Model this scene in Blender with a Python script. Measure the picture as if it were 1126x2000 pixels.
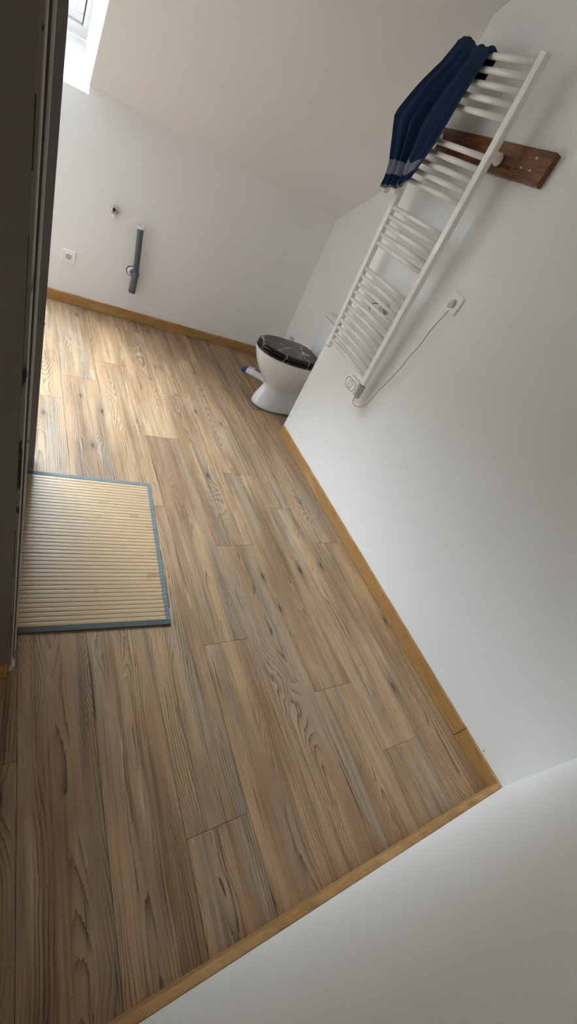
import bpy, bmesh, math, random
from mathutils import Vector, Matrix, Euler

for o in list(bpy.data.objects):
    bpy.data.objects.remove(o, do_unlink=True)
scene = bpy.context.scene
COL = scene.collection

# ------------------------------------------------------------------ camera
FPX = 808.724                      # focal length in pixels of the 1126 x 2000 frame
CAM = Vector((0.0, 0.0, 1.5))
RIGHT = Vector((0.82755111, -0.37087495, 0.42143912))
UP = Vector((-0.02385814, 0.72679348, 0.68644157))
BACK = Vector((-0.56088319, -0.57812023, 0.59261036))
cam_data = bpy.data.cameras.new('camera')
cam_data.sensor_fit = 'HORIZONTAL'
cam_data.sensor_width = 36.0
cam_data.lens = FPX * 36.0 / 1126.0
cam_data.clip_start = 0.01
cam = bpy.data.objects.new('camera', cam_data)
COL.objects.link(cam)
m = Matrix((RIGHT, UP, BACK)).transposed().to_4x4()
m.translation = CAM
cam.matrix_world = m
scene.camera = cam

# ------------------------------------------------------------------ light and exposure
scene.view_settings.view_transform = 'Standard'
scene.view_settings.look = 'None'
scene.view_settings.gamma = 1.0
scene.view_settings.use_curve_mapping = False
scene.view_settings.exposure = 1.2

world = bpy.data.worlds.new('overcast_sky')
scene.world = world
world.use_nodes = True
wn = world.node_tree.nodes
wn['Background'].inputs[0].default_value = (0.815, 0.895, 1.0, 1.0)
wn['Background'].inputs[1].default_value = 21.0

# daylight enters by the roof window only; a portal guides the sampling there
SLOPE = 0.76                                   # rise of the sloped ceiling per metre
SN = Vector((0, 0.605, 0.796))                 # its outward normal
SU = Vector((0, -0.796, 0.605))                # up the slope
FRAME0 = Vector((0, 3.888, 1.454))             # bottom of the roof window frame
WX0, WX1, WH = -1.02, 0.318, 1.45
pl = bpy.data.lights.new('roof_window_daylight_portal', 'AREA')
pl.shape = 'RECTANGLE'
pl.size = WX1 - WX0
pl.size_y = WH
pl.cycles.is_portal = True
po = bpy.data.objects.new('roof_window_daylight_portal', pl)
COL.objects.link(po)
pm = Matrix((Vector((1, 0, 0)), SU, SN)).transposed().to_4x4()
pm.translation = Vector(((WX0 + WX1) / 2, 0, 0)) + FRAME0 + SU * (WH / 2) + SN * 0.09
po.matrix_world = pm

scene.cycles.use_denoising = True
scene.cycles.max_bounces = 9
scene.cycles.diffuse_bounces = 8
scene.cycles.transparent_max_bounces = 8


def ray(px, py, axis, value):
    """point where the line of sight through a photo pixel meets the plane axis = value"""
    d = RIGHT * ((px - 563.0) / FPX) - UP * ((py - 1000.0) / FPX) - BACK
    t = (value - CAM[axis]) / d[axis]
    return CAM + d * t


# ------------------------------------------------------------------ material helpers
class V:
    """a node socket with arithmetic"""
    def __init__(s, nt, sock):
        s.nt, s.s = nt, sock

    def _m(s, op, b=None, c=None, clamp=False):
        n = s.nt.nodes.new('ShaderNodeMath')
        n.operation = op
        n.use_clamp = clamp
        s.nt.links.new(s.s, n.inputs[0])
        for i, v in ((1, b), (2, c)):
            if v is None:
                continue
            if isinstance(v, V):
                s.nt.links.new(v.s, n.inputs[i])
            else:
                n.inputs[i].default_value = v
        return V(s.nt, n.outputs[0])

    def __add__(s, b): return s._m('ADD', b)
    __radd__ = __add__
    def __sub__(s, b): return s._m('SUBTRACT', b)
    def __rsub__(s, b): return s._m('MULTIPLY', -1.0)._m('ADD', b)
    def __mul__(s, b): return s._m('MULTIPLY', b)
    __rmul__ = __mul__
    def __truediv__(s, b): return s._m('DIVIDE', b)
    def sqrt(s): return s._m('SQRT')
    def abs(s): return s._m('ABSOLUTE')
    def frac(s): return s._m('FRACT')
    def pow(s, b): return s._m('POWER', b)
    def gt(s, b): return s._m('GREATER_THAN', b)
    def lt(s, b): return s._m('LESS_THAN', b)
    def sin(s): return s._m('SINE')
    def clamp(s): return s._m('ADD', 0.0, clamp=True)
    def step(s, a, b):
        n = s.nt.nodes.new('ShaderNodeMapRange')
        n.interpolation_type = 'SMOOTHSTEP'
        s.nt.links.new(s.s, n.inputs['Value'])
        n.inputs['From Min'].default_value = a
        n.inputs['From Max'].default_value = b
        return V(s.nt, n.outputs['Result'])


class Mat:
    def __init__(s, name):
        s.mat = bpy.data.materials.new(name)
        s.mat.use_nodes = True
        s.nt = s.mat.node_tree
        s.bsdf = s.nt.nodes['Principled BSDF']

    def coords(s, kind='Object'):
        n = s.nt.nodes.new('ShaderNodeTexCoord')
        sp = s.nt.nodes.new('ShaderNodeSeparateXYZ')
        s.nt.links.new(n.outputs[kind], sp.inputs[0])
        return [V(s.nt, sp.outputs[i]) for i in range(3)]

    def rnd(s):
        n = s.nt.nodes.new('ShaderNodeObjectInfo')
        return V(s.nt, n.outputs['Random'])

    def vec(s, x, y, z):
        n = s.nt.nodes.new('ShaderNodeCombineXYZ')
        for i, v in enumerate((x, y, z)):
            if isinstance(v, V):
                s.nt.links.new(v.s, n.inputs[i])
            else:
                n.inputs[i].default_value = v
        return n.outputs[0]

    def noise(s, x, y, z, detail=2.0, rough=0.5, dist=0.0):
        n = s.nt.nodes.new('ShaderNodeTexNoise')
        n.inputs['Scale'].default_value = 1.0
        n.inputs['Detail'].default_value = detail
        n.inputs['Roughness'].default_value = rough
        n.inputs['Distortion'].default_value = dist
        s.nt.links.new(s.vec(x, y, z), n.inputs['Vector'])
        return V(s.nt, n.outputs[0])

    def voronoi(s, x, y, z, feature='F1', rand=1.0, dim='3D'):
        n = s.nt.nodes.new('ShaderNodeTexVoronoi')
        n.voronoi_dimensions = dim
        n.feature = feature
        n.inputs['Scale'].default_value = 1.0
        n.inputs['Randomness'].default_value = rand
        s.nt.links.new(s.vec(x, y, z), n.inputs['Vector'])
        return V(s.nt, n.outputs['Distance'])

    def mix(s, fac, a, b, mode='MIX'):
        n = s.nt.nodes.new('ShaderNodeMix')
        n.data_type = 'RGBA'
        n.blend_type = mode
        n.clamp_factor = True
        if isinstance(fac, V):
            s.nt.links.new(fac.s, n.inputs[0])
        else:
            n.inputs[0].default_value = fac
        for i, v in ((6, a), (7, b)):
            if isinstance(v, tuple):
                n.inputs[i].default_value = (*v, 1.0)
            elif isinstance(v, V):
                s.nt.links.new(v.s, n.inputs[i])
            else:
                s.nt.links.new(v, n.inputs[i])
        return n.outputs[2]

    def scale(s, col, v):
        """colour times a value socket"""
        return s.mix(1.0, col, s.vec(v, v, v), 'MULTIPLY')

    def color(s, c):
        if isinstance(c, tuple):
            s.bsdf.inputs['Base Color'].default_value = (*c, 1.0)
        else:
            s.nt.links.new(c, s.bsdf.inputs['Base Color'])

    def set(s, name, v):
        if isinstance(v, V):
            s.nt.links.new(v.s, s.bsdf.inputs[name])
        else:
            s.bsdf.inputs[name].default_value = v

    def bump(s, h, strength=0.3, dist=0.001):
        n = s.nt.nodes.new('ShaderNodeBump')
        n.inputs['Strength'].default_value = strength
        n.inputs['Distance'].default_value = dist
        s.nt.links.new(h.s, n.inputs['Height'])
        s.nt.links.new(n.outputs[0], s.bsdf.inputs['Normal'])


def plain(name, col, rough=0.5, metal=0.0, var=0.05, coat=0.0, vscale=30.0):
    M = Mat(name)
    x, y, z = M.coords()
    n = M.noise(x * vscale, y * vscale, z * vscale, 3.0)
    M.color(M.scale(col, n * (2 * var) + (1.0 - var)))
    M.set('Roughness', rough)
    M.set('Metallic', metal)
    M.set('Coat Weight', coat)
    return M.mat


def wall_paint(name, col, dirt=0.03):
    M = Mat(name)
    x, y, z = M.coords()
    big = M.noise(x * 1.3, y * 1.3, z * 1.3, 1.0)
    fine = M.noise(x * 180, y * 180, z * 180, 0.0)
    c = M.scale(col, big * (2 * dirt) + (1.0 - dirt))
    spots = M.noise(x * 23, y * 23, z * 23, 1.0).step(0.73, 0.80)
    c = M.mix(spots * 0.06, c, (0.45, 0.40, 0.33))
    M.color(c)
    M.set('Roughness', 0.62)
    M.bump(fine, 0.12, 0.0008)
    return M.mat


def laminate():
    M = Mat('weathered_pine_laminate')
    x, y, z = M.coords()
    r = M.rnd()
    ox, oy = r * 57.0, r * 173.0
    yy = y + oy
    xx = x + ox
    # log axis: wanders sideways and in depth along the board, which draws the cathedral loops
    c = (M.noise(yy * 0.6, ox, 3.1, 1.0) - 0.5) * 0.22
    wob = (M.noise(xx * 8.0, yy * 2.6, 7.7, 3.0) - 0.5) * 0.040
    d = (M.noise(yy * 0.95, ox, 11.3, 1.5) - 0.5) * 0.32
    kn = M.voronoi(xx * 5.0 + (M.noise(xx * 30.0, yy * 12.0, 2.0, 2.0) - 0.5) * 0.10, yy * 1.7, 0.0, 'F1', 1.0, '2D')
    kbump = (1.0 - kn.step(0.0, 0.34))
    u = x - c + wob
    rad = (u * u + d * d).sqrt() + kbump * 0.034
    fib = M.noise(xx * 260.0, yy * 5.0, 1.7, 3.0)
    t = rad * 112.0 + fib * 0.55
    line = t.frac().pow(3.2)
    gmask = M.noise(xx * 19.0, yy * 1.0, 21.0, 3.0).step(0.40, 0.60)
    streak = M.noise(xx * 62.0, yy * 1.3, 5.5, 4.0, 0.62)
    fine = M.noise(xx * 520.0, yy * 14.0, 9.5, 2.0)
    patch = M.noise(xx * 7.0, yy * 1.2, 33.0, 3.0)
    patch2 = M.noise(xx * 13.0, yy * 0.8, 51.0, 3.0)
    base = M.mix(patch.step(0.36, 0.64), (0.325, 0.198, 0.108), (0.475, 0.308, 0.172))
    base = M.mix(patch2.step(0.47, 0.66) * 0.80, base, (0.345, 0.262, 0.186))
    base = M.mix(M.noise(xx * 17.0, yy * 2.0, 71.0, 3.0).step(0.57, 0.74) * 0.65, base, (0.58, 0.43, 0.27))
    base = M.mix(M.noise(xx * 24.0, yy * 1.0, 81.0, 3.0).step(0.58, 0.74) * 0.60, base, (0.195, 0.135, 0.092))
    base = M.mix(streak.step(0.32, 0.52), M.scale(base, r * 0.0 + 0.66), base)
    base = M.scale(base, r * 0.24 + 0.88)
    base = M.scale(base, fine * 0.44 + 0.78)
    col = M.mix(line * (gmask * 0.92 + 0.05), base, (0.070, 0.047, 0.034))
    crack = M.noise(xx * 95.0, yy * 1.9, 91.0, 3.0).step(0.655, 0.70)
    col = M.mix(crack * 0.80, col, (0.05, 0.038, 0.034))
    keep = M.noise(xx * 2.6, yy * 1.3, 61.0, 1.0).step(0.50, 0.56)
    halo = keep * (1.0 - kn.step(0.03, 0.15)) * 0.45
    col = M.mix(halo, col, (0.115, 0.085, 0.068))
    kdark = keep * (1.0 - kn.step(0.012, 0.055))
    col = M.mix(kdark * 0.8, col, (0.032, 0.024, 0.022))
    pits = 1.0 - M.voronoi(xx * 60.0, yy * 30.0, 3.0).step(0.03, 0.10)
    pits = pits * M.noise(xx * 9.0, yy * 7.0, 15.0, 1.0).step(0.54, 0.62)
    col = M.mix(pits * 0.85, col, (0.04, 0.03, 0.025))
    cross = M.noise(xx * 18.0, yy * 240.0, 41.0, 1.0)
    col = M.scale(col, cross * 0.14 + 0.93)
    M.color(col)
    M.set('Roughness', fine * 0.16 + 0.36)
    M.set('Specular IOR Level', 0.36)
    M.bump(fib, 0.45, 0.0008)
    return M.mat


def oak_trim():
    M = Mat('golden_oak_foil')
    x, y, z = M.coords()
    s1 = M.noise(x * 14.0 + y * 14.0, z * 260.0, y * 2.0, 3.0)
    s2 = M.noise(x * 60 + y * 60, z * 500, 3.3, 2.0)
    s3 = M.noise(x * 3 + y * 3, z * 20, 8.1, 2.0)
    c = M.mix(s1.step(0.3, 0.7), (0.345, 0.175, 0.055), (0.51, 0.285, 0.105))
    c = M.mix(s3.step(0.5, 0.75) * 0.5, c, (0.60, 0.40, 0.18))
    c = M.scale(c, s2 * 0.4 + 0.8)
    fleck = M.noise(x * 90 + y * 90, z * 160, 1.1, 3.0).step(0.66, 0.74)
    c = M.mix(fleck * 0.45, c, (0.16, 0.085, 0.035))
    M.color(c)
    M.set('Roughness', 0.45)
    M.bump(s1, 0.1, 0.0004)
    return M.mat


def bamboo():
    M = Mat('pale_bamboo')
    x, y, z = M.coords()
    r = M.rnd()
    f = M.noise(x * 6.0 + r * 90.0, y * 240.0, r * 40.0, 3.0)
    node = M.noise(x * 9.0 + r * 200.0, r * 55.0, 2.0, 2.0).step(0.66, 0.72)
    node = node * (1.0 - M.noise(x * 9.0 + r * 200.0, r * 55.0, 2.0, 2.0).step(0.72, 0.78))
    c = M.mix(f, (0.43, 0.295, 0.170), (0.60, 0.445, 0.275))
    c = M.mix(r * 0.35, c, (0.55, 0.35, 0.18))
    c = M.mix(node * 0.5, c, (0.28, 0.15, 0.08))
    stain = M.noise(x * 7.0 + r * 1.5, r * 3.0, 14.0, 2.0).step(0.58, 0.80)
    c = M.mix(stain * 0.35, c, (0.30, 0.18, 0.11))
    M.color(c)
    M.set('Roughness', 0.34)
    M.bump(f, 0.12, 0.0005)
    return M.mat


def fabric_tape():
    M = Mat('grey_green_tape')
    x, y, z = M.coords()
    w = (x * 1800).sin() * (y * 1800).sin()
    n = M.noise(x * 40, y * 40, z * 40, 2.0)
    c = M.mix(n, (0.105, 0.135, 0.14), (0.185, 0.225, 0.23))
    M.color(c)
    M.set('Roughness', 0.75)
    M.bump(w, 0.3, 0.0004)
    return M.mat


def terry(name, c1, c2):
    M = Mat(name)
    x, y, z = M.coords()
    n = M.noise(x * 420, y * 420, z * 420, 3.0)
    n2 = M.noise(x * 30, y * 30, z * 30, 3.0)
    M.color(M.mix(n * 0.7 + n2 * 0.3, c1, c2))
    M.set('Roughness', 0.95)
    M.set('Sheen Weight', 0.05)
    M.set('Sheen Roughness', 0.6)
    M.set('Specular IOR Level', 0.1)
    M.bump(n, 0.8, 0.002)
    return M.mat


def marble():
    M = Mat('black_marble_print')
    x, y, z = M.coords()
    wx = M.noise(x * 9, y * 9, z * 9, 3.0) - 0.5
    wy = M.noise(x * 9 + 30.0, y * 9, z * 9, 3.0) - 0.5
    a = M.voronoi(x * 6.0 + wx * 1.1, y * 6.0 + wy * 1.1, 0.37, 'DISTANCE_TO_EDGE')
    vein = 1.0 - a.step(0.004, 0.034)
    brk = M.noise(x * 8, y * 8, 4.0, 2.0).step(0.40, 0.54)
    fog = M.noise(x * 14, y * 14, z * 14, 4.0)
    c = M.mix(fog.step(0.4, 0.8), (0.006, 0.006, 0.007), (0.028, 0.028, 0.03))
    c = M.mix(vein * brk * 0.9, c, (0.55, 0.55, 0.53))
    M.color(c)
    M.set('Roughness', 0.14)
    M.set('Specular IOR Level', 0.4)
    M.set('Coat Weight', 0.0)
    M.set('Coat Roughness', 0.04)
    return M.mat


def old_board():
    M = Mat('reddish_varnished_plank')
    x, y, z = M.coords()
    g = M.noise(x * 30, y * 5.0, z * 90, 4.0, 0.6, 0.6)
    b = M.noise(x * 9, y * 6.0, z * 14, 3.0, 0.5, 0.8)
    c = M.mix(g.step(0.3, 0.7), (0.10, 0.034, 0.014), (0.27, 0.105, 0.042))
    c = M.mix(b.step(0.52, 0.72) * 0.75, c, (0.05, 0.020, 0.011))
    M.color(c)
    M.set('Roughness', 0.32)
    M.bump(g, 0.2, 0.001)
    return M.mat


def flaking(name, col, under, amount=0.56):
    M = Mat(name)
    x, y, z = M.coords()
    a = M.noise(x * 40, y * 40, z * 9.0, 4.0, 0.65)
    b = M.noise(x * 6, y * 6, z * 2.5, 3.0)
    f = (a * 0.6 + b * 0.4).step(amount - 0.02, amount + 0.02)
    c = M.mix(f, M.scale(col, b * 0.3 + 0.85), under)
    M.color(c)
    M.set('Roughness', 0.7)
    M.bump(a - f, 0.4, 0.002)
    return M.mat


def glass():
    M = Mat('window_glass')
    nt = M.nt
    tr = nt.nodes.new('ShaderNodeBsdfTransparent')
    tr.inputs[0].default_value = (0.93, 0.96, 0.95, 1)
    gl = nt.nodes.new('ShaderNodeBsdfGlossy')
    gl.inputs['Roughness'].default_value = 0.02
    fr = nt.nodes.new('ShaderNodeFresnel')
    fr.inputs[0].default_value = 1.45
    mx = nt.nodes.new('ShaderNodeMixShader')
    nt.links.new(fr.outputs[0], mx.inputs[0])
    nt.links.new(tr.outputs[0], mx.inputs[1])
    nt.links.new(gl.outputs[0], mx.inputs[2])
    nt.links.new(mx.outputs[0], nt.nodes['Material Output'].inputs[0])
    return M.mat


MT = {}
MT['wall'] = wall_paint('white_wall_paint', (0.912, 0.908, 0.902))
MT['ceiling'] = wall_paint('white_ceiling_paint', (0.912, 0.908, 0.902))
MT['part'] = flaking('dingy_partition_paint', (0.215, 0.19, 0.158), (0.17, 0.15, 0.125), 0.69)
MT['jamb'] = plain('grey_painted_wood', (0.225, 0.213, 0.212), 0.55)
MT['floor'] = laminate()
MT['sub'] = plain('dark_underlay', (0.05, 0.042, 0.035), 0.9)
MT['oak'] = oak_trim()
MT['bamboo'] = bamboo()
MT['tape'] = fabric_tape()
MT['tape2'] = plain('dark_grey_green_tape', (0.062, 0.078, 0.074), 0.6)
MT['render'] = plain('dull_grey_blocker', (0.21, 0.20, 0.19), 0.8, 0, 0.1, 0.0, 1.5)  # this and the slate cover the added house that cuts low daylight
MT['slate'] = plain('slate_blocker_roof', (0.10, 0.105, 0.115), 0.6, 0, 0.2, 0.0, 3.0)
MT['navy'] = terry('navy_terry', (0.003, 0.009, 0.027), (0.012, 0.038, 0.105))
MT['hemblue'] = terry('faded_navy_hem', (0.012, 0.024, 0.055), (0.035, 0.065, 0.13))
MT['band'] = terry('grey_blue_woven_band', (0.10, 0.12, 0.19), (0.26, 0.28, 0.36))
MT['marble'] = marble()
MT['ceramic'] = plain('white_porcelain', (0.88, 0.89, 0.91), 0.08, 0, 0.01, 0.6)
MT['enamel'] = plain('white_radiator_enamel', (0.92, 0.92, 0.90), 0.22, 0, 0.01, 0.3)
MT['plastic'] = plain('white_plastic', (0.93, 0.93, 0.92), 0.30, 0, 0.02)
MT['greyplastic'] = plain('light_grey_plastic', (0.50, 0.50, 0.48), 0.35)
MT['pvc'] = plain('slate_grey_pvc', (0.105, 0.125, 0.145), 0.38)
MT['dark'] = plain('dark_rubber', (0.02, 0.02, 0.022), 0.6)
MT['chrome'] = plain('chrome', (0.75, 0.76, 0.77), 0.12, 1.0)
MT['steel'] = plain('dull_steel', (0.45, 0.43, 0.40), 0.35, 1.0)
MT['board'] = old_board()
MT['cable'] = plain('grey_cable_sheath', (0.42, 0.41, 0.38), 0.45)
MT['frame'] = plain('white_window_paint', (0.78, 0.76, 0.75), 0.35, 0, 0.02)
MT['glass'] = glass()
MT['chipped'] = flaking('chipped_brown_grey_paint', (0.27, 0.235, 0.205), (0.035, 0.028, 0.022), 0.57)
MT['stripwhite'] = flaking('yellowed_white_gloss', (0.62, 0.59, 0.53), (0.25, 0.20, 0.15), 0.64)
MT['groove'] = plain('blackened_groove', (0.055, 0.055, 0.065), 0.6)
MT['filler'] = flaking('crumbling_plaster', (0.52, 0.47, 0.38), (0.08, 0.06, 0.045), 0.56)
MT['blue'] = plain('blue_film', (0.02, 0.06, 0.28), 0.3)
MT['whitefilm'] = plain('white_film', (0.90, 0.89, 0.90), 0.25)


# ------------------------------------------------------------------ mesh helpers
class MB:
    def __init__(s):
        s.bm = bmesh.new()

    def box(s, lo, hi, bevel=0.0, seg=2):
        r = bmesh.ops.create_cube(s.bm, size=1.0)
        vs = r['verts']
        for v in vs:
            v.co = Vector([lo[i] + (v.co[i] + 0.5) * (hi[i] - lo[i]) for i in range(3)])
        if bevel > 0:
            es = list({e for v in vs for e in v.link_edges})
            bmesh.ops.bevel(s.bm, geom=es, offset=bevel, segments=seg, affect='EDGES', profile=0.6)
        return s

    def cyl(s, a, b, r0, r1=None, n=20, cap=True):
        a, b = Vector(a), Vector(b)
        r1 = r0 if r1 is None else r1
        q = (b - a).to_track_quat('Z', 'Y')
        rings = []
        for p, rr in ((a, r0), (b, r1)):
            rings.append([s.bm.verts.new(p + q @ Vector((rr * math.cos(2 * math.pi * i / n), rr * math.sin(2 * math.pi * i / n), 0))) for i in range(n)])
        for i in range(n):
            f = s.bm.faces.new((rings[0][i], rings[0][(i + 1) % n], rings[1][(i + 1) % n], rings[1][i]))
            f.smooth = True
        if cap:
            s.bm.faces.new(list(reversed(rings[0])))
            s.bm.faces.new(rings[1])
        return s

    def lathe(s, origin, axis, prof, n=24):
        """prof: list of (distance along axis, radius)"""
        o, ax = Vector(origin), Vector(axis).normalized()
        q = ax.to_track_quat('Z', 'Y')
        rings = []
        for h, rr in prof:
            rings.append([s.bm.verts.new(o + q @ Vector((max(rr, 1e-5) * math.cos(2 * math.pi * i / n), max(rr, 1e-5) * math.sin(2 * math.pi * i / n), h))) for i in range(n)])
        for k in range(len(rings) - 1):
            for i in range(n):
                f = s.bm.faces.new((rings[k][i], rings[k][(i + 1) % n], rings[k + 1][(i + 1) % n], rings[k + 1][i]))
                f.smooth = True
        s.bm.faces.new(list(reversed(rings[0])))
        s.bm.faces.new(rings[-1])
        return s

    def tube(s, pts, r, n=8):
        pts = [Vector(p) for p in pts]
        rings = []
        prev = None
        for i, p in enumerate(pts):
            t = (pts[min(i + 1, len(pts) - 1)] - pts[max(i - 1, 0)]).normalized()
            if prev is None:
                nrm = t.orthogonal().normalized()
            else:
                nrm = (prev - t * prev.dot(t)).normalized()
            prev = nrm
            bi = t.cross(nrm)
            rings.append([s.bm.verts.new(p + (nrm * math.cos(2 * math.pi * k / n) + bi * math.sin(2 * math.pi * k / n)) * r) for k in range(n)])
        for a, b in zip(rings, rings[1:]):
            for k in range(n):
                f = s.bm.faces.new((a[k], a[(k + 1) % n], b[(k + 1) % n], b[k]))
                f.smooth = True
        s.bm.faces.new(list(reversed(rings[0])))
        s.bm.faces.new(rings[-1])
        return s

    def loft(s, loops, cap=True, smooth=True):
        rings = [[s.bm.verts.new(p) for p in lp] for lp in loops]
        n = len(rings[0])
        for a, b in zip(rings, rings[1:]):
            for k in range(n):
                f = s.bm.faces.new((a[k], a[(k + 1) % n], b[(k + 1) % n], b[k]))
                f.smooth = smooth
        if cap:
            s.bm.faces.new(list(reversed(rings[0])))
            s.bm.faces.new(rings[-1])
        return s

    def quad(s, *pts):
        s.bm.faces.new([s.bm.verts.new(p) for p in pts])
        return s

    def prism(s, outline, axis, lo, hi):
        """outline: 2-D points in the two other axes, extruded from lo to hi along axis"""
        def p3(a, b, c):
            p = [a, b]
            p.insert(axis, c)
            return p
        s.loft([[p3(a, b, lo) for a, b in outline], [p3(a, b, hi) for a, b in outline]], smooth=False)
        return s

    def mesh(s, name, mat):
        bmesh.ops.recalc_face_normals(s.bm, faces=s.bm.faces)
        me = bpy.data.meshes.new(name)
        s.bm.to_mesh(me)
        s.bm.free()
        me.materials.append(MT[mat] if isinstance(mat, str) else mat)
        return me

    def build(s, name, mat, parent=None):
        o = bpy.data.objects.new(name, s.mesh(name, mat))
        COL.objects.link(o)
        if parent is not None:
            o.parent = parent
        return o


def tag(o, label=None, cat=None, group=None, kind=None):
    if label: o['label'] = label
    if cat: o['category'] = cat
    if group: o['group'] = group
    if kind: o['kind'] = kind
    return o


def empty(name, loc=(0, 0, 0), rot=(0, 0, 0)):
    o = bpy.data.objects.new(name, None)
    o.empty_display_size = 0.05
    o.location = loc
    o.rotation_euler = rot
    COL.objects.link(o)
    return o


def spline(pts, sub=8):
    """Catmull-Rom through the points"""
    P = [Vector(p) for p in pts]
    P = [P[0] * 2 - P[1]] + P + [P[-1] * 2 - P[-2]]
    out = []
    for i in range(1, len(P) - 2):
        for k in range(sub):
            t = k / sub
            a, b, c, d = P[i - 1], P[i], P[i + 1], P[i + 2]
            out.append(0.5 * ((2 * b) + (c - a) * t + (2 * a - 5 * b + 4 * c - d) * t * t + (3 * b - a - 3 * c + d) * t ** 3))
    out.append(P[-2])
    return out


def lerp_table(tab, v):
    """piecewise linear, tab sorted by key"""
    if v <= tab[0][0]: return tab[0][1]
    for (a, x), (b, y) in zip(tab, tab[1:]):
        if v <= b:
            return x + (y - x) * (v - a) / (b - a)
    return tab[-1][1]


# ------------------------------------------------------------------ the room
FY = 3.642         # far wall
RX = 1.72          # wall carrying the radiator
AX = 2.225         # wall behind the toilet, in the recess
RY = 2.315         # where the radiator wall ends
NY = -0.166        # wall behind the photographer
LX = -1.35         # far end of the passage on the left
KZ = 1.294         # where the slope begins
CZ = 2.55          # flat ceiling


def zs(y): return KZ + SLOPE * (FY - y)


CY = FY - (CZ - KZ) / SLOPE

# floor: underlay with planks
floor = tag(MB().box((LX - 0.1, NY - 0.1, -0.10), (AX + 0.1, FY + 0.1, -0.009)).build('floor', 'sub'), kind='structure')
floor['label'] = 'brown weathered pine laminate floor'
PW, PL = 0.208, 1.365
joints = {0: 2.32, 1: 2.578, 2: 0.114, 3: 0.70, 4: 1.212, 5: 0.415, 6: 0.125, 7: 1.215, 8: 0.80, 9: 0.3, -1: 0.45, -2: 1.0, -3: 0.2, -4: 0.7, -5: 1.2, -6: 0.5, -7: 0.9}
plank_mesh = {}


def plank(cx, y0, w, l):
    key = (round(w, 4), round(l, 4))
    if key not in plank_mesh:
        g = 0.0005
        plank_mesh[key] = MB().box((-w / 2 + g, -l / 2 + g, -0.009), (w / 2 - g, l / 2 - g, 0.0), 0.0006, 1).mesh('plank', 'floor')
    o = bpy.data.objects.new('plank', plank_mesh[key])
    COL.objects.link(o)
    o.location = (cx, y0 + l / 2, 0)
    o.parent = floor


for i in range(-7, 11):
    x0 = 0.038 + PW * i
    x1 = x0 + PW
    xa, xb = max(x0, LX), min(x1, AX)
    if xb - xa < 0.02:
        continue
    ylo = NY if xa < RX else RY - 0.15
    ph = joints.get(i, 0.4)
    cuts = [ylo]
    k = ph - 3 * PL
    while k < FY:
        if k > ylo + 0.04:
            cuts.append(k)
        k += PL
    cuts.append(FY)
    for a, b in zip(cuts, cuts[1:]):
        if b - a > 0.01:
            plank((xa + xb) / 2, a, xb - xa, b - a)

# far wall with a notch under the roof window
IX0, IX1 = WX0 - 0.02, 0.336          # opening in the plaster
SZ = 1.247                            # its lower edge
wf = MB()
T = 0.12
wf.prism([(LX, -0.05), (AX + T, -0.05), (AX + T, KZ), (IX1, KZ), (IX1, SZ), (IX0, SZ), (IX0, KZ), (LX, KZ)], 1, FY, FY + T)
tag(wf.build('wall_far', 'wall'), kind='structure')
# radiator wall (solid block up to the recess)
tag(MB().prism([(NY - T, -0.05), (RY, -0.05), (RY, zs(RY) + 0.02), (CY, CZ + 0.02), (NY - T, CZ + 0.02)], 0, RX, AX).build('wall_right', 'wall'), kind='structure')
# recess wall
tag(MB().prism([(RY - 0.1, -0.05), (FY + T, -0.05), (FY + T, KZ + 0.02), (FY, KZ + 0.02), (RY - 0.1, zs(RY - 0.1) + 0.02)], 0, AX, AX + T).build('wall_recess', 'wall'), kind='structure')
# near wall
tag(MB().box((LX, NY - T, -0.05), (RX, NY, CZ + 0.02)).build('wall_near', 'wall'), kind='structure')
# far end of the passage
tag(MB().prism([(NY - T, -0.05), (FY + T, -0.05), (FY + T, KZ + 0.02), (FY, KZ + 0.02), (CY, CZ + 0.02), (NY - T, CZ + 0.02)], 0, LX - T, LX).build('wall_left', 'wall'), kind='structure')
# flat ceiling
tag(MB().box((LX - T, NY - T, CZ), (AX + T, CY, CZ + 0.1)).build('ceiling', 'ceiling'), kind='structure')
# sloped ceiling with the roof window opening and its reveals
IT = FRAME0 + SU * WH - SN * 0.275        # inner top edge of the opening
cs = MB()
yb, yt = FY + 0.0, CY


def sp(x, y): return (x, y, zs(y))


AXo, LXo = AX + T, LX - T
cs.quad(sp(IX1, FY), sp(AXo, FY), sp(AXo, CY), sp(IX1, CY))
cs.quad(sp(LXo, FY), sp(IX0, FY), sp(IX0, CY), sp(LXo, CY))
cs.quad(sp(IX0, IT.y), sp(IX1, IT.y), sp(IX1, CY), sp(IX0, CY))
# outside skin so that no daylight leaks in
up = Vector((0, 0, 0.45))
OT = FRAME0 + SU * WH
ob = FRAME0
sill_in = Vector((0, FY, SZ))


def at(x, v): return (x, v.y, v.z)


tag(cs.build('ceiling_sloped', 'ceiling'), kind='structure')
rv = MB()
rv.quad(at(IX0, sill_in), at(IX1, sill_in), at(WX1, ob), at(WX0, ob))
rv.quad(at(IX1, sill_in), (IX1, FY, KZ), at(IX1, IT), at(WX1, OT), at(WX1, ob))
rv.quad(at(IX0, sill_in), at(WX0, ob), at(WX0, OT), at(IX0, IT), (IX0, FY, KZ))
rv.quad(at(IX0, IT), at(WX0, OT), at(WX1, OT), at(IX1, IT))
tag(rv.build('trim_1', 'wall'), kind='structure')

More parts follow.
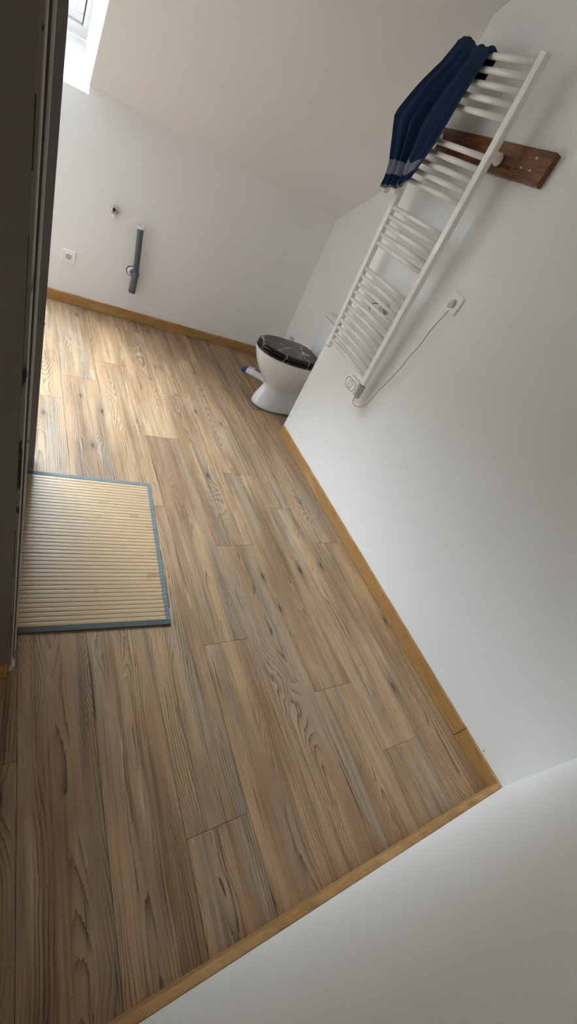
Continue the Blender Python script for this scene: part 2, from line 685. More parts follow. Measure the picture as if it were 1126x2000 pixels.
# roof window: fixed frame, sash, pane (local axes: x along, y up the slope, z outwards)
win = empty('window_1')
wm = Matrix((Vector((1, 0, 0)), SU, SN)).transposed().to_4x4()
wm.translation = FRAME0
win.matrix_world = wm
tag(win, kind='structure')
win['label'] = 'white framed roof window in the sloped ceiling'
fr = MB()
fr.box((WX0 - 0.03, 0.0, 0.0), (WX1 + 0.03, 0.088, 0.09), 0.003)
fr.box((WX0 - 0.03, WH - 0.07, 0.0), (WX1 + 0.03, WH, 0.09), 0.003)
fr.box((WX0 - 0.03, 0.088, 0.0), (WX0 + 0.028, WH - 0.07, 0.09), 0.003)
fr.box((WX1 - 0.028, 0.088, 0.0), (WX1 + 0.03, WH - 0.07, 0.09), 0.003)
fr.build('window_frame', 'frame', win)
sa = MB()
a0, a1, b0, b1 = WX0 + 0.033, WX1 - 0.033, 0.093, WH - 0.075
sa.box((a0, b0, 0.01), (a1, b0 + 0.055, 0.07), 0.004)
sa.box((a0, b1 - 0.055, 0.01), (a1, b1, 0.07), 0.004)
sa.box((a0, b0 + 0.055, 0.01), (a0 + 0.05, b1 - 0.055, 0.07), 0.004)
sa.box((a1 - 0.05, b0 + 0.055, 0.01), (a1, b1 - 0.055, 0.07), 0.004)
sash = sa.build('sash', 'frame', win)
MB().box((a0 + 0.045, b0 + 0.05, 0.035), (a1 - 0.045, b1 - 0.05, 0.039)).build('pane', 'glass', sash)
gp = MB()
for lo, hi in (((WX0 + 0.02, 0.08, 0.055), (WX1 - 0.02, 0.1, 0.06)), ((WX0 + 0.02, WH - 0.085, 0.055), (WX1 - 0.02, WH - 0.06, 0.06)),
               ((WX0 + 0.02, 0.08, 0.055), (WX0 + 0.04, WH - 0.06, 0.06)), ((WX1 - 0.04, 0.08, 0.055), (WX1 - 0.02, WH - 0.06, 0.06))):
    gp.box(lo, hi)
gp.build('gasket', 'dark', win)

# added house across the street: cuts the low daylight reaching the near end
hs = empty('added_blocker_house', (1.5, 12.0, -6.0))
tag(hs, kind='structure')
MB().box((-11.0, 0.0, 0.0), (8.5, 6.0, 11.2)).build('blocker_facade', 'render', hs)
MB().prism([(-0.5, 11.1), (6.5, 11.1), (3.0, 13.2)], 0, -11.2, 8.7).build('roof', 'slate', hs)
for kx in range(6):
    w_ = MB().box((-7.9 + kx * 2.8, -0.06, 7.0), (-6.8 + kx * 2.8, 0.05, 8.6), 0.02, 1).build('window', 'frame', hs)
    MB().box((-7.8 + kx * 2.8, -0.075, 7.1), (-6.9 + kx * 2.8, -0.055, 8.5)).build('window_pane', 'dark', w_)

# baseboards
BH = 0.078


def skirting(name, lo, hi, parent=None, bev=0.003):
    return MB().box(lo, hi, bev, 2).build(name, 'oak', parent)


tag(skirting('baseboard_far', (LX, FY - 0.014, 0.0005), (AX, FY, BH)), kind='structure')
b = tag(skirting('baseboard_right', (RX - 0.015, 0.0735, 0.0005), (RX, RY - 0.012, BH)), kind='structure')
skirting('end_piece', (RX - 0.015, NY + 0.013, 0.0005), (RX, 0.0715, BH), b)
tag(skirting('baseboard_near', (LX, NY, 0.0005), (RX, NY + 0.022, BH), None, 0.006), kind='structure')

# passage on the left: stub wall in front with an old door frame on its end, and the next stub behind
tag(MB().box((LX, 0.712, 0.0), (0.0142, 0.80, CZ)).build('wall_left_near', 'part'), kind='structure')
tag(skirting('baseboard_left', (LX, 0.700, 0.0005), (0.010, 0.712, BH)), kind='structure')
dfm = tag(empty('door_1', (0.014, 0.75, 0)), kind='structure')
dfm['label'] = 'old chipped door frame on the end of the dark wall stub'


def part(nm, mat, lo, hi, bev=0.0008):
    o = MB().box(lo, hi, bev, 1).build(nm, mat, dfm)
    o.location = -Vector(dfm.location)
    return o


part('frame_board', 'chipped', (-0.02, 0.7235, 0.03), (0.0206, 0.745, CZ - 0.01))
part('frame_bead', 'stripwhite', (-0.02, 0.742, 0.03), (0.0236, 0.752, CZ - 0.01))
part('groove_strip', 'groove', (-0.02, 0.754, 0.03), (0.0275, 0.776, CZ - 0.01))
part('edge_strip', 'stripwhite', (-0.02, 0.777, 0.03), (0.0322, 0.797, CZ - 0.01))
random.seed(11)
zc = 0.16
while zc < 2.3:
    ln = random.uniform(0.05, 0.30)
    part('paint_gap', 'dark', (0.0130, 0.7132, zc), (0.0142 + random.uniform(0.0008, 0.0018), 0.7245, zc + ln), 0.0003)
    zc += ln + random.uniform(0.02, 0.20)
pf = MB()
random.seed(4)
lump = []
for zz, rr in ((0.0, 0.016), (0.012, 0.019), (0.026, 0.017), (0.036, 0.012), (0.044, 0.006)):
    lump.append([(0.013 + rr * math.cos(a * math.pi / 5) * (0.8 + random.random() * 0.4), 0.757 + 2.2 * rr * math.sin(a * math.pi / 5) * (0.8 + random.random() * 0.4), zz) for a in range(10)])
pf.loft(lump)
o = pf.build('plaster_lump', 'filler', dfm)
o.location = -Vector(dfm.location)
tag(MB().box((LX, 1.692, 0.012), (0.0945, 1.79, CZ)).build('wall_left_far', 'jamb'), kind='structure')
hk = MB().tube(spline([(0.093, 1.69, 0.70), (0.0935, 1.683, 0.712), (0.0915, 1.678, 0.722), (0.088, 1.678, 0.72)]), 0.0025).build('strike_hook', 'steel', bpy.data.objects['wall_left_far'])


# ------------------------------------------------------------------ towel radiator
TILT = 0.058
rad = empty('towel_radiator', (1.645, 1.9655, 0.775), (0, -TILT, 0))
tag(rad, 'white ladder towel radiator with 26 rungs on the right wall', 'radiator')
YR0, YR1, YL0, YL1 = -0.2475, -0.2125, 0.2125, 0.2475     # rails in local y
RH = 1.377
for a, b in ((YR0, YR1), (YL0, YL1)):
    MB().box((0.0, a, 0.0), (0.030, b, RH), 0.005, 3).build('rail', 'enamel', rad)
rung_me = MB().cyl((0.015, YR1 - 0.004, 0), (0.015, YL0 + 0.004, 0), 0.0112, n=20).mesh('rung', 'enamel')
tz = [2.122 - 0.0415 * k for k in range(5)] + [1.832 - 0.0415 * k for k in range(5)] + [1.541 - 0.0415 * k for k in range(5)] + [1.245 - 0.0428 * k for k in range(11)]
for z in tz:
    o = bpy.data.objects.new('rung', rung_me)
    COL.objects.link(o)
    o.parent = rad
    o.location = (0, 0, (z - 0.775) / math.cos(TILT))
# wall stand-offs on the board and plain ones lower down
sz = 1.852
for yy in (1.768 - 1.9655, 2.196 - 1.9655):
    lz = sz - 0.775
    so = MB().lathe((0.028, yy, lz + 0.003), (1, 0, 0.0), [(0, 0.0135), (0.012, 0.0135), (0.014, 0.021), (0.058, 0.021), (0.066, 0.024), (0.071, 0.024)])
    so.build('standoff', 'enamel', rad)
MB().box((0.004, YL0 + 0.004, -0.006), (0.026, YL1 - 0.004, 0.001), 0.002).build('end_cap', 'greyplastic', rad)
# heating element head with its control panel
head = MB()
head.lathe((0.016, (YR0 + YR1) / 2, -0.085), (0, 0, 1), [(0, 0.012), (0.006, 0.017), (0.07, 0.0185), (0.078, 0.0185), (0.082, 0.013), (0.087, 0.013)])
hd = head.build('heating_element_head', 'greyplastic', rad)
MB().lathe((0.016, (YR0 + YR1) / 2, -0.006), (0, 0, 1), [(0, 0.0145), (0.0055, 0.0145)]).build('seal_ring', 'dark', hd)


def rrect(cy, cz, hy, hz, r, n=6):
    pts = []
    for sx, sz_, a0 in ((1, 1, 0), (-1, 1, 90), (-1, -1, 180), (1, -1, 270)):
        for k in range(n + 1):
            a = math.radians(a0 + 90 * k / n)
            pts.append((cy + sx * (hy - r) + r * math.cos(a), cz + sz_ * (hz - r) + r * math.sin(a)))
    return pts


panel = MB()
loops = []
for xx, ins in ((0.008, 0.0), (-0.018, 0.0), (-0.022, 0.003), (-0.0235, 0.008)):
    loops.append([(xx, a, b) for a, b in rrect(-0.172, -0.035, 0.062 - ins, 0.040 - ins, 0.026 - ins * 0.5)])
panel.loft(loops)
pn = panel.build('control_panel', 'plastic', rad)


def ring(hy, hz, r, w, th=0.0012):
    rb = MB()
    o_ = rrect(-0.172, -0.035, hy, hz, r)
    i_ = rrect(-0.172, -0.035, hy - w, hz - w, max(r - w, 0.002))
    x0, x1 = -0.0232, -0.0232 - th
    rb.loft([[(x0, a, b) for a, b in o_], [(x1, a, b) for a, b in o_], [(x1, a, b) for a, b in i_], [(x0, a, b) for a, b in i_]], cap=False, smooth=False)
    return rb


ring(0.050, 0.029, 0.022, 0.0028).build('outer_button_ring', 'dark', pn)
ring(0.022, 0.020, 0.0195, 0.0022).build('inner_button_ring', 'dark', pn)
ring(0.010, 0.009, 0.0085, 0.0016).build('centre_button_ring', 'greyplastic', pn)

# mains cable and plug
C = [ray(640 + a / 7.04, 640 + b / 7.04, 0, x) for a, b, x in ((345, 985, 1.652), (340, 1020, 1.655), (365, 1068, 1.66), (435, 1090, 1.668), (510, 1062, 1.676), (600, 980, 1.684), (700, 860, 1.69), (800, 765, 1.693), (920, 640, 1.693), (1010, 540, 1.693), (1126, 390, 1.693))]
C += [ray(px, py, 0, x) for px, py, x in ((818, 676, 1.692), (840, 646, 1.690), (862, 621, 1.688), (876, 606, 1.685))]
C[0] = Vector((1.652, C[0].y, C[0].z + 0.012))
cb = MB().tube(spline(C, 6), 0.0026, 8)
cord = cb.build('mains_cord', 'cable', rad)
bpy.context.view_layer.update()
cord.matrix_parent_inverse = rad.matrix_world.inverted()
plug = MB()
py, pz = 1.556, 1.345
pl_ = []
for xx, hy, z0, z1 in ((1.7085, 0.015, pz - 0.020, pz + 0.016), (1.698, 0.014, pz - 0.021, pz + 0.014), (1.688, 0.009, pz - 0.024, pz - 0.002), (1.682, 0.005, pz - 0.026, pz - 0.013)):
    pl_.append([(xx, py - hy, z0), (xx, py + hy, z0), (xx, py + hy * 0.9, (z0 + z1) / 2), (xx, py + hy * 0.6, z1), (xx, py - hy * 0.6, z1), (xx, py - hy * 0.9, (z0 + z1) / 2)])
pg = plug.loft(pl_, smooth=False).build('plug', 'plastic', cord)


def socket(name, label, origin, yaw):
    """local: plate in x-z, facing -y"""
    t = empty(name, origin, (0, 0, yaw))
    tag(t, label, 'socket')
    pt = MB()
    loops = []
    for yy, ins in ((0.0, 0.0), (-0.007, 0.0), (-0.0095, 0.002)):
        loops.append([(a, yy, b) for a, b in rrect(0, 0, 0.0415 - ins, 0.0415 - ins, 0.005)])
    pt.loft(loops, smooth=False).build('plate', 'plastic', t)
    loops = []
    for yy, ins in ((-0.0096, 0.0), (-0.011, 0.001)):
        loops.append([(a, yy, b) for a, b in rrect(0, 0, 0.0235 - ins, 0.0235 - ins, 0.003)])
    MB().loft(loops, smooth=False).build('insert', 'plastic', t)
    cup = MB().lathe((0, -0.0112, 0), (0, 1, 0), [(0, 0.0195), (-0.0006, 0.0195), (-0.0006, 0.0180), (0.006, 0.0175), (0.0062, 0.001)], 28)
    c_ = cup.build('cup', 'greyplastic', t)
    for sx in (-1, 1):
        MB().cyl((sx * 0.0095, -0.0065, 0), (sx * 0.0095, -0.0055, 0), 0.0026, n=12).build('contact_hole', 'dark', c_)
    MB().cyl((0, -0.0125, 0.010), (0, -0.005, 0.010), 0.0022, n=12).build('earth_pin', 'steel', c_)
    return t


socket('wall_socket', 'white square wall socket, empty, low on the far wall', (0.318, FY, 0.333), 0)
socket('wall_socket', 'white square wall socket holding the radiator plug', (RX, 1.552, 1.345), -math.pi / 2)

# reddish board behind the radiator
bd = empty('mounting_board', (RX, 1.85, 1.866), (-0.040, 0, 0))
tag(bd, 'reddish brown wooden board fixed to the wall behind the radiator', 'board')
MB().box((-0.030, -0.335, -0.055), (0.0, 0.36, 0.055), 0.003, 2).build('plank_board', 'board', bd)
for (a, b, mt, r) in ((635, 225, 'steel', 0.003), (830, 300, 'steel', 0.0055), (710, 370, 'steel', 0.005), (775, 392, 'chrome', 0.0045), (703, 312, 'dark', 0.004), (613, 378, 'dark', 0.0045)):
    p = ray(830 + a / 3.804, 230 + b / 3.804, 0, RX - 0.030)
    ly, lz = p.y - 1.85, p.z - 1.866
    cosr, sinr = math.cos(0.04), math.sin(0.04)
    ly, lz = ly * cosr - lz * sinr, ly * sinr + lz * cosr
    sc = MB()
    if mt == 'dark':
        sc.lathe((-0.0295, ly, lz), (-1, 0, 0), [(0, r), (0.0008, r), (0.0009, 0.0002)], 14)
        sc.build('screw_hole', mt, bd)
    else:
        sc.lathe((-0.0295, ly, lz), (-1, 0, 0), [(0, r), (0.0016, r), (0.0024, r * 0.75), (0.0024, r * 0.55), (0.001, r * 0.3)], 16)
        sc.build('screw', mt, bd)

# stray fixings on the radiator wall
p = ray(830 + 622 / 3.804, 230 + 475 / 3.804, 0, RX)
o = MB().lathe((0, 0, 0), (-1, 0, 0), [(0, 0.005), (0.004, 0.005), (0.006, 0.0032), (0.010, 0.002)], 12).build('wall_plug', 'whitefilm')
o.location = p
tag(o, 'tiny white plug stub in the wall below the wooden board', 'wall plug')
p = ray(944, 1466, 0, RX)
o = MB().lathe((0, 0, 0), (-1, 0, 0), [(0, 0.0045), (0.002, 0.0045), (0.0025, 0.0026), (0.001, 0.002)], 12).build('wall_plug', 'greyplastic')
o.location = p
tag(o, 'small grey plug hole in the wall just above the near corner baseboard', 'wall plug')

# cable stub behind the lower rungs
cs_ = empty('cable_outlet', (RX, 1.955, 1.135))
tag(cs_, 'bare cable stub curling out of a hole behind the radiator', 'cable outlet')
MB().lathe((0, 0, 0), (-1, 0, 0), [(0, 0.030), (0.0012, 0.029), (0.0014, 0.001)], 20).build('patch', 'filler', cs_)
random.seed(8)
for k, pts in enumerate(([(0, 0.01, 0.0), (-0.02, 0.03, 0.006), (-0.035, 0.055, 0.0), (-0.05, 0.075, -0.016), (-0.05, 0.082, -0.036), (-0.045, 0.07, -0.046)],
                         [(0, 0, 0.0), (-0.015, 0.02, 0.01), (-0.02, 0.03, -0.012), (-0.018, 0.012, -0.02)],
                         [(0, -0.008, 0.0), (-0.014, -0.02, 0.016), (-0.022, -0.030, 0.002), (-0.016, -0.022, -0.016)])):
    MB().tube(spline(pts), 0.0022, 6).build('wire', 'dark' if k == 0 else 'cable', cs_)


# ------------------------------------------------------------------ towel
def towel():
    # edges of the front layer by height, and the fold profile across it
    Lt = [(1.585, 2.262), (1.62, 2.262), (1.681, 2.268), (1.774, 2.322), (1.846, 2.372), (1.870, 2.368), (1.988, 2.302), (2.067, 2.246), (2.130, 2.226), (2.3, 2.224)]
    Rt = [(1.60, 2.084), (1.668, 2.077), (1.719, 2.064), (1.812, 2.036), (1.896, 2.027), (1.985, 2.020), (2.03, 2.012), (2.08, 2.004), (2.3, 2.004)]
    zr = 2.122                                # top rung
    xr = 1.645 - TILT * (zr - 0.775) + 0.015
    R = 0.0215
    NU, NV = 60, 60
    folds = [(0.0, -0.010), (0.10, 0.004), (0.22, -0.014), (0.33, 0.012), (0.42, -0.012), (0.52, 0.030), (0.60, -0.006), (0.74, -0.012), (0.88, -0.004), (0.96, -0.010), (1.0, 0.004)]

    def fold(u):
        k = [lerp_table(folds, max(0.0, min(1.0, u + q))) for q in (-0.04, -0.02, 0.0, 0.02, 0.04)]
        return sum(k) / 5

    def lift(y):                              # the cloth also covers the top of the left rail
        t = max(0.0, min(1.0, (y - 2.150) / 0.028))
        return 0.021 * t * t * (3 - 2 * t)

    rows = []
    zb_back = 2.045
    for j in range(8):                        # back layer, going up
        t = j / 7
        row = []
        for i in range(NU + 1):
            u = i / NU
            y = 2.224 * (1 - u) + 2.006 * u
            z = zb_back + (zr + lift(y) - zb_back) * t
            row.append((xr + R + 0.004 + 0.006 * math.sin(u * 16 + 1.0) * (1 - t * 0.7), y, z))
        rows.append(row)
    for j in range(1, 8):                     # over the rung
        a = math.pi * j / 8
        row = []
        for i in range(NU + 1):
            u = i / NU
            y = 2.226 * (1 - u) + 2.004 * u
            rr = R * (1 + 0.14 * math.sin(u * 23) + 0.10 * math.sin(u * 41 + 2))
            row.append((xr + rr * math.cos(a), y, zr + lift(y) + rr * math.sin(a)))
        rows.append(row)
    nb = len(rows)
    for j in range(NV + 1):                   # front layer, going down
        t = j / NV
        row = []
        for i in range(NU + 1):
            u = i / NU
            zb = lerp_table([(0, 1.585), (0.49, 1.606), (0.53, 1.642), (0.58, 1.636), (0.80, 1.612), (0.92, 1.630), (1.0, 1.662)], u)
            y0 = 2.226 * (1 - u) + 2.004 * u
            zt = zr + lift(y0)
            z = zt + (zb - zt) * t
            l, r_ = lerp_table(Lt, z), lerp_table(Rt, z)
            open_ = min(1.0, 0.25 + t * 1.6)
            y = l + (r_ - l) * u
            bulge = 0.030 * math.sin(min(1, t * 1.1) * math.pi) * (1 - u) ** 0.8
            x = xr - R - 0.007 - 0.006 * t + fold(u) * open_ * 1.55 - bulge
            x = min(x, xr - R - 0.003 + 0.030 * t)
            y += 0.010 * math.sin(u * 12.5 + 2.0 + t) * open_ * math.sin(math.pi * u)
            row.append((x, y, z))
        rows.append(row)
    return rows, nb, NU, NV


rows, nb, NU, NV = towel()


def sheet(name, mat, r0, r1, off=0.0, thick=0.006, parent=None):
    b = MB()
    vs = [[b.bm.verts.new((p[0] + off, p[1], p[2])) for p in rw] for rw in rows[r0:r1 + 1]]
    for j in range(len(vs) - 1):
        for i in range(NU):
            f = b.bm.faces.new((vs[j][i], vs[j][i + 1], vs[j + 1][i + 1], vs[j + 1][i]))
            f.smooth = True
    o = b.build(name, mat, parent)
    md = o.modifiers.new('thickness', 'SOLIDIFY')
    md.thickness = thick
    md.offset = 0.0
    return o


ba, bb = nb + 48, nb + 54
tw = sheet('towel', 'navy', 0, nb + NV)
tag(tw, 'navy blue terry towel draped over the top rung of the radiator', 'towel')
sheet('woven_band', 'band', ba, bb, 0.0, 0.0075, tw)
sheet('hem', 'band', nb + NV - 1, nb + NV, 0.0, 0.0075, tw)
b_ = MB()
v0 = [[b_.bm.verts.new((p[0] - 0.0008, p[1] + (0.0 if k else -0.0012), p[2])) for k, p in enumerate((rw[NU], rw[NU - 1]))] for rw in rows[nb:]]
for r0, r1 in zip(v0, v0[1:]):
    b_.bm.faces.new((r0[0], r0[1], r1[1], r1[0]))
o = b_.build('side_hem', 'hemblue', tw)
md = o.modifiers.new('thickness', 'SOLIDIFY')
md.thickness = 0.009
md.offset = 0.0
pT = rows[-1][17]
MB().box((pT[0] - 0.001, pT[1] - 0.018, pT[2] - 0.024), (pT[0] + 0.0005, pT[1] + 0.018, pT[2] + 0.004)).build('care_tag', 'cable', tw)


# ------------------------------------------------------------------ toilet
TY = 2.69
toi = empty('toilet', (1.85, TY, 0))
tag(toi, 'white porcelain toilet with a black marble effect lid in the recess', 'toilet')


def egg(xf, xb, hw, z, n=40, sq=2.6, wide=0.45):
    """closed outline: round front at xf (towards -x), squarer back at xb"""
    cx = xf + (xb - xf) * wide
    out = []
    for k in range(n):
        a = 2 * math.pi * k / n
        c, s_ = math.cos(a), math.sin(a)
        if c < 0:
            x = cx + (cx - xf) * c
            y = hw * s_
        else:
            e = 2.0 / sq
            x = cx + (xb - cx) * abs(c) ** e
            y = hw * (abs(s_) ** e) * (1 if s_ >= 0 else -1)
        out.append((x - 1.85, y, z))
    return out


bowl = MB()
secs = [(0.000, 1.606, 2.03, 0.116, 0.42), (0.012, 1.600, 2.03, 0.119, 0.42), (0.04, 1.600, 2.03, 0.113, 0.42), (0.09, 1.612, 2.02, 0.099, 0.42), (0.14, 1.634, 2.01, 0.088, 0.42),
        (0.175, 1.650, 2.00, 0.085, 0.42), (0.205, 1.640, 2.00, 0.092, 0.42), (0.25, 1.592, 2.00, 0.118, 0.42), (0.30, 1.545, 2.01, 0.142, 0.45),
        (0.35, 1.508, 2.03, 0.160, 0.5), (0.40, 1.482, 2.07, 0.172, 0.5), (0.435, 1.470, 2.12, 0.178, 0.5), (0.447, 1.468, 2.13, 0.178, 0.5), (0.452, 1.474, 2.125, 0.172, 0.5)]
bowl.loft([egg(a, b_, w, z, 44, 3.0, wd) for z, a, b_, w, wd in secs])
bo = bowl.build('bowl', 'ceramic', toi)
md = bo.modifiers.new('smooth', 'SUBSURF')
md.levels = md.render_levels = 1
# floor bolts
for sg in (-1, 1):
    MB().lathe((-0.035, sg * 0.104, 0.034), (0, sg, 0.25), [(0, 0.008), (0.006, 0.008), (0.0075, 0.006), (0.006, 0.003)], 14).build('fixing_bolt', 'dark', bo)
# seat and lid
st = MB()
st.loft([egg(1.468 + i_, 1.955, 0.182 - i_, z, 44, 4.0, 0.5) for z, i_ in ((0.453, 0.006), (0.456, 0.001), (0.464, 0.0), (0.471, 0.002), (0.4745, 0.008))])
st.build('seat', 'marble', toi)
ld = MB()
ld.loft([egg(1.470 + i_, 1.965, 0.181 - i_, z, 44, 4.0, 0.5) for z, i_ in ((0.476, 0.008), (0.478, 0.002), (0.487, 0.0), (0.496, 0.003), (0.502, 0.010), (0.5055, 0.022))])
lid = ld.build('lid', 'marble', toi)
for sg in (-1, 1):
    MB().cyl((0.118, sg * 0.075 - 0.02, 0.478), (0.118, sg * 0.075 + 0.02, 0.478), 0.010).build('hinge', 'chrome', toi)
# cistern
TX0, TX1 = 1.985 - 1.85, 2.150 - 1.85
ck = MB()
loops = []
for z, i0, iy in ((0.448, 0.016, 0.020), (0.47, 0.006, 0.010), (0.60, 0.002, 0.004), (0.765, 0.0, 0.0), (0.768, 0.0, 0.0)):
    loops.append([(a, b_, z) for a, b_ in rrect((TX0 + TX1) / 2, 0, (TX1 - TX0) / 2 - i0, 0.152 - iy, 0.022)])
ck.loft(loops)
ck.build('cistern', 'ceramic', toi)
cl = MB()
loops = []
for z, i0 in ((0.769, 0.002), (0.771, -0.004), (0.793, -0.004), (0.802, 0.002), (0.806, 0.014)):
    loops.append([(a, b_, z) for a, b_ in rrect((TX0 + TX1) / 2, 0, (TX1 - TX0) / 2 - i0, 0.152 - i0, 0.024)])
lidc = cl.loft(loops).build('cistern_lid', 'ceramic', toi)
MB().lathe(((TX0 + TX1) / 2, 0, 0.8055), (0, 0, 1), [(0, 0.021), (0.004, 0.021), (0.006, 0.018)], 20).build('flush_button', 'chrome', lidc)
pn_ = MB().cyl((0.20, 0, 0.19), (AX - 1.85 - 0.001, 0, 0.19), 0.052, n=24)
pn_.build('waste_pipe', 'plastic', toi)

# stop valve on the recess wall
sv = empty('stop_valve', (AX, 3.478, 0.295))
tag(sv, 'small chrome stop valve on the recess wall behind the toilet', 'valve')
MB().lathe((0, 0, 0), (-1, 0, 0), [(0, 0.024), (0.003, 0.024), (0.007, 0.010), (0.03, 0.010), (0.042, 0.012), (0.044, 0.008)], 20).build('body', 'chrome', sv)
MB().lathe((-0.03, 0, 0.006), (0, 0, 1), [(0, 0.006), (0.012, 0.006), (0.014, 0.0085), (0.036, 0.0085)], 16).build('spout', 'chrome', sv)

# packet lying behind the toilet
pk = empty('wipes_packet', (1.835, 3.185, 0.0), (0, 0, math.radians(-36)))
tag(pk, 'white and blue plastic packet lying on the floor behind the toilet', 'packet')
bk = MB()
loops = []
for xx, h, ins in ((-0.135, 0.006, 0.008), (-0.118, 0.020, 0.003), (-0.08, 0.030, 0.0), (0.0, 0.036, 0.0), (0.08, 0.030, 0.0), (0.118, 0.018, 0.003), (0.135, 0.006, 0.008)):
    loops.append([(xx, -0.065 + ins, 0.001), (xx, 0.065 - ins, 0.001), (xx, 0.066 - ins, h * 0.5), (xx, 0.052 - ins, h), (xx, 0.0, h * 1.08), (xx, -0.052 + ins, h), (xx, -0.066 + ins, h * 0.5)])
bk.loft(loops).build('body', 'whitefilm', pk)
be = MB()
loops = []
for xx, h, ins in ((-0.137, 0.008, 0.007), (-0.118, 0.0215, 0.002), (-0.092, 0.029, -0.0005)):
    loops.append([(xx, -0.0665 + ins, 0.0006), (xx, 0.0665 - ins, 0.0006), (xx, 0.0675 - ins, h * 0.5), (xx, 0.054 - ins, h + 0.0012), (xx, 0.0, h * 1.08 + 0.0012), (xx, -0.054 + ins, h + 0.0012), (xx, -0.0675 + ins, h * 0.5)])
be.loft(loops).build('blue_end', 'blue', pk)
MB().box((-0.045, -0.03, 0.036), (0.045, 0.03, 0.046), 0.004).build('flap', 'whitefilm', pk)
MB().box((-0.03, -0.018, 0.046), (0.03, 0.018, 0.049), 0.002).build('flap_label', 'blue', pk)

# ------------------------------------------------------------------ pipe and tap fitting on the far wall
wp = empty('waste_pipe', (0.768, FY, 0.30))
tag(wp, 'slate grey plastic waste pipe standing out from the far wall', 'pipe')


def loc(v): return Vector(v) - Vector((0.768, FY, 0.30))


PB, PM, PT = Vector((0.766, 3.598, 0.236)), Vector((0.768, 3.598, 0.392)), Vector((0.741, 3.590, 0.690))
ax_ = (PM - PB).normalized()
MB().lathe(loc(PB), ax_, [(0, 0.0245), (0.0, 0.0255), (0.030, 0.0255), (0.034, 0.0245), (0.115, 0.0245), (0.135, 0.0262), (0.152, 0.0262), (0.156, 0.0225)], 28).build('socket_tee', 'pvc', wp)
MB().cyl(loc(PM - Vector((0, 0, 0.02))), loc(PT), 0.0212, n=28).build('riser', 'pvc', wp)
MB().cyl(loc((0.767, 3.598, 0.355)), loc((0.752, FY - 0.001, 0.372)), 0.0225, n=24).build('branch', 'pvc', wp)
d_ = (PT - PM).normalized()
MB().lathe(loc(PT - d_ * 0.004), d_, [(0, 0.0235), (0.010, 0.0245), (0.013, 0.0265), (0.020, 0.0265), (0.020, 0.0205), (0.008, 0.020)], 28).build('white_cap', 'whitefilm', wp)
MB().lathe(loc((0.742, FY, 0.375)), (0, -1, 0), [(0, 0.037), (0.0012, 0.037), (0.0014, 0.001)], 28).build('hole_rim', 'dark', wp)
MB().lathe(loc((0.744, FY - 0.0014, 0.374)), (0, -1, 0), [(0, 0.033), (0.004, 0.031), (0.005, 0.001)], 28).build('white_sleeve', 'whitefilm', wp)

tf = empty('tap_fitting', (0.562, FY, 0.728))
tag(tf, 'small chrome tap fitting fixed to the far wall beside the grey pipe', 'tap fitting')
MB().lathe((0.004, 0, 0), (0, -1, 0), [(0, 0.030), (0.004, 0.030), (0.010, 0.022), (0.012, 0.016), (0.024, 0.016)], 24).build('flange', 'chrome', tf)
MB().box((-0.020, -0.046, -0.020), (0.008, -0.018, 0.026), 0.006, 3).build('body', 'chrome', tf)
MB().lathe((-0.006, -0.045, 0.008), (0, -1, 0), [(0, 0.010), (0.007, 0.010), (0.007, 0.006), (0.002, 0.005)], 16).build('outlet', 'dark', tf)
MB().lathe((0.000, -0.030, -0.018), (0, 0, -1), [(0, 0.010), (0.010, 0.010), (0.012, 0.013), (0.024, 0.013), (0.024, 0.009), (0.016, 0.008)], 16).build('spout', 'whitefilm', tf)
MB().lathe((-0.020, -0.030, 0.010), (-1, 0, 0), [(0, 0.006), (0.010, 0.006), (0.013, 0.003)], 12).build('screw', 'chrome', tf)

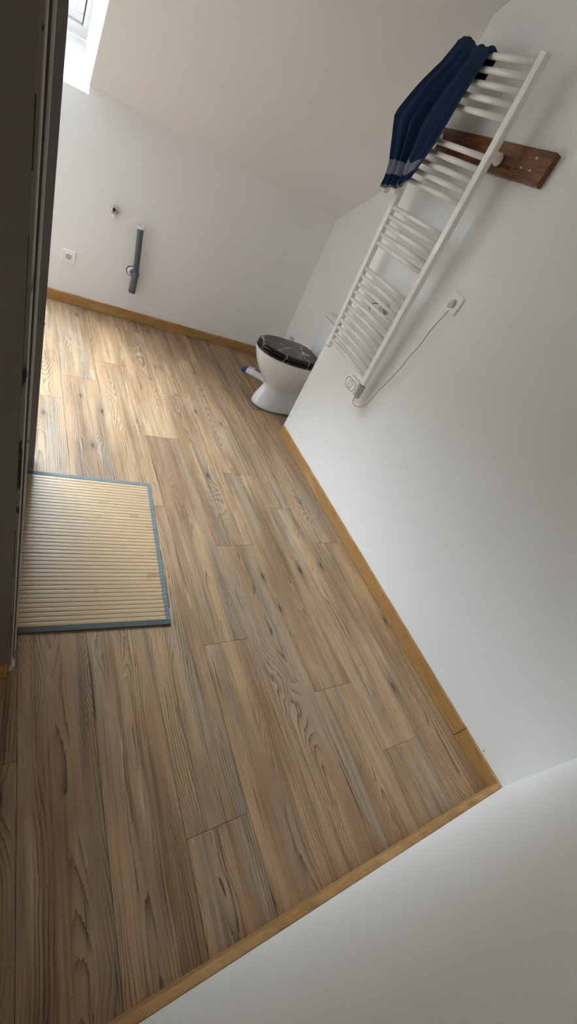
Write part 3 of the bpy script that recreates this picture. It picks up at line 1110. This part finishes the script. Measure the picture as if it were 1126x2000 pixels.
# ------------------------------------------------------------------ bamboo mat
MAT_A = math.radians(4.3)
mat_ = empty('bamboo_mat', (0.551, 0.813, 0.0), (0, 0, -MAT_A))
tag(mat_, 'bamboo slat floor mat with grey green fabric edging by the left passage', 'mat')
ML, MW = 0.822, 0.60                        # along y, along -x
NS = 41
MB().box((-MW, 0.0, 0.0004), (0.0, ML, 0.003)).build('backing', 'sub', mat_)
pitch = (ML - 0.036) / NS
sl = MB()
hp_ = pitch * 0.472
prof = [(-hp_, 0.003), (-hp_, 0.0050), (-hp_ * 0.86, 0.0060), (-hp_ * 0.4, 0.0064), (hp_ * 0.4, 0.0064), (hp_ * 0.86, 0.0060), (hp_, 0.0050), (hp_, 0.003)]
sl.loft([[(x_, a, b_) for a, b_ in prof] for x_ in (-MW + 0.012, -0.010)], smooth=False)
sl_me = sl.mesh('slat', 'bamboo')
random.seed(2)
for k in range(NS):
    o = bpy.data.objects.new('slat', sl_me)
    COL.objects.link(o)
    o.parent = mat_
    o.location = (0, 0.018 + pitch * (k + 0.5), random.uniform(-0.0002, 0.0003))
    o.rotation_euler = (0, 0, random.uniform(-0.0006, 0.0006))


def tape(name, lo, hi, mt='tape'):
    return MB().box(lo, hi, 0.0012, 2).build(name, mt, mat_)


tape('edging', (-MW, -0.004, 0.0003), (0.002, 0.0195, 0.0080), 'tape2')
tape('edging', (-MW, ML - 0.0195, 0.0003), (0.002, ML + 0.002, 0.0078))
# side tapes follow the slats: low ribs pressed through the cloth
for x0, x1 in ((-0.0155, 0.003), (-MW - 0.003, -MW + 0.0155)):
    b = MB()
    n = NS * 6
    vs = []
    for k in range(n + 1):
        y_ = 0.018 + (ML - 0.036) * k / n
        h = 0.0066 + 0.0011 * abs(math.sin(math.pi * k / 6)) ** 0.6
        vs.append([b.bm.verts.new((x0, y_, 0.0005)), b.bm.verts.new((x0, y_, h)), b.bm.verts.new((x1 - 0.001, y_, h)), b.bm.verts.new((x1, y_, h - 0.001)), b.bm.verts.new((x1, y_, 0.0005))])
    for r0, r1 in zip(vs, vs[1:]):
        for q in range(4):
            b.bm.faces.new((r0[q], r0[q + 1], r1[q + 1], r1[q]))
    b.build('edging', 'tape', mat_)
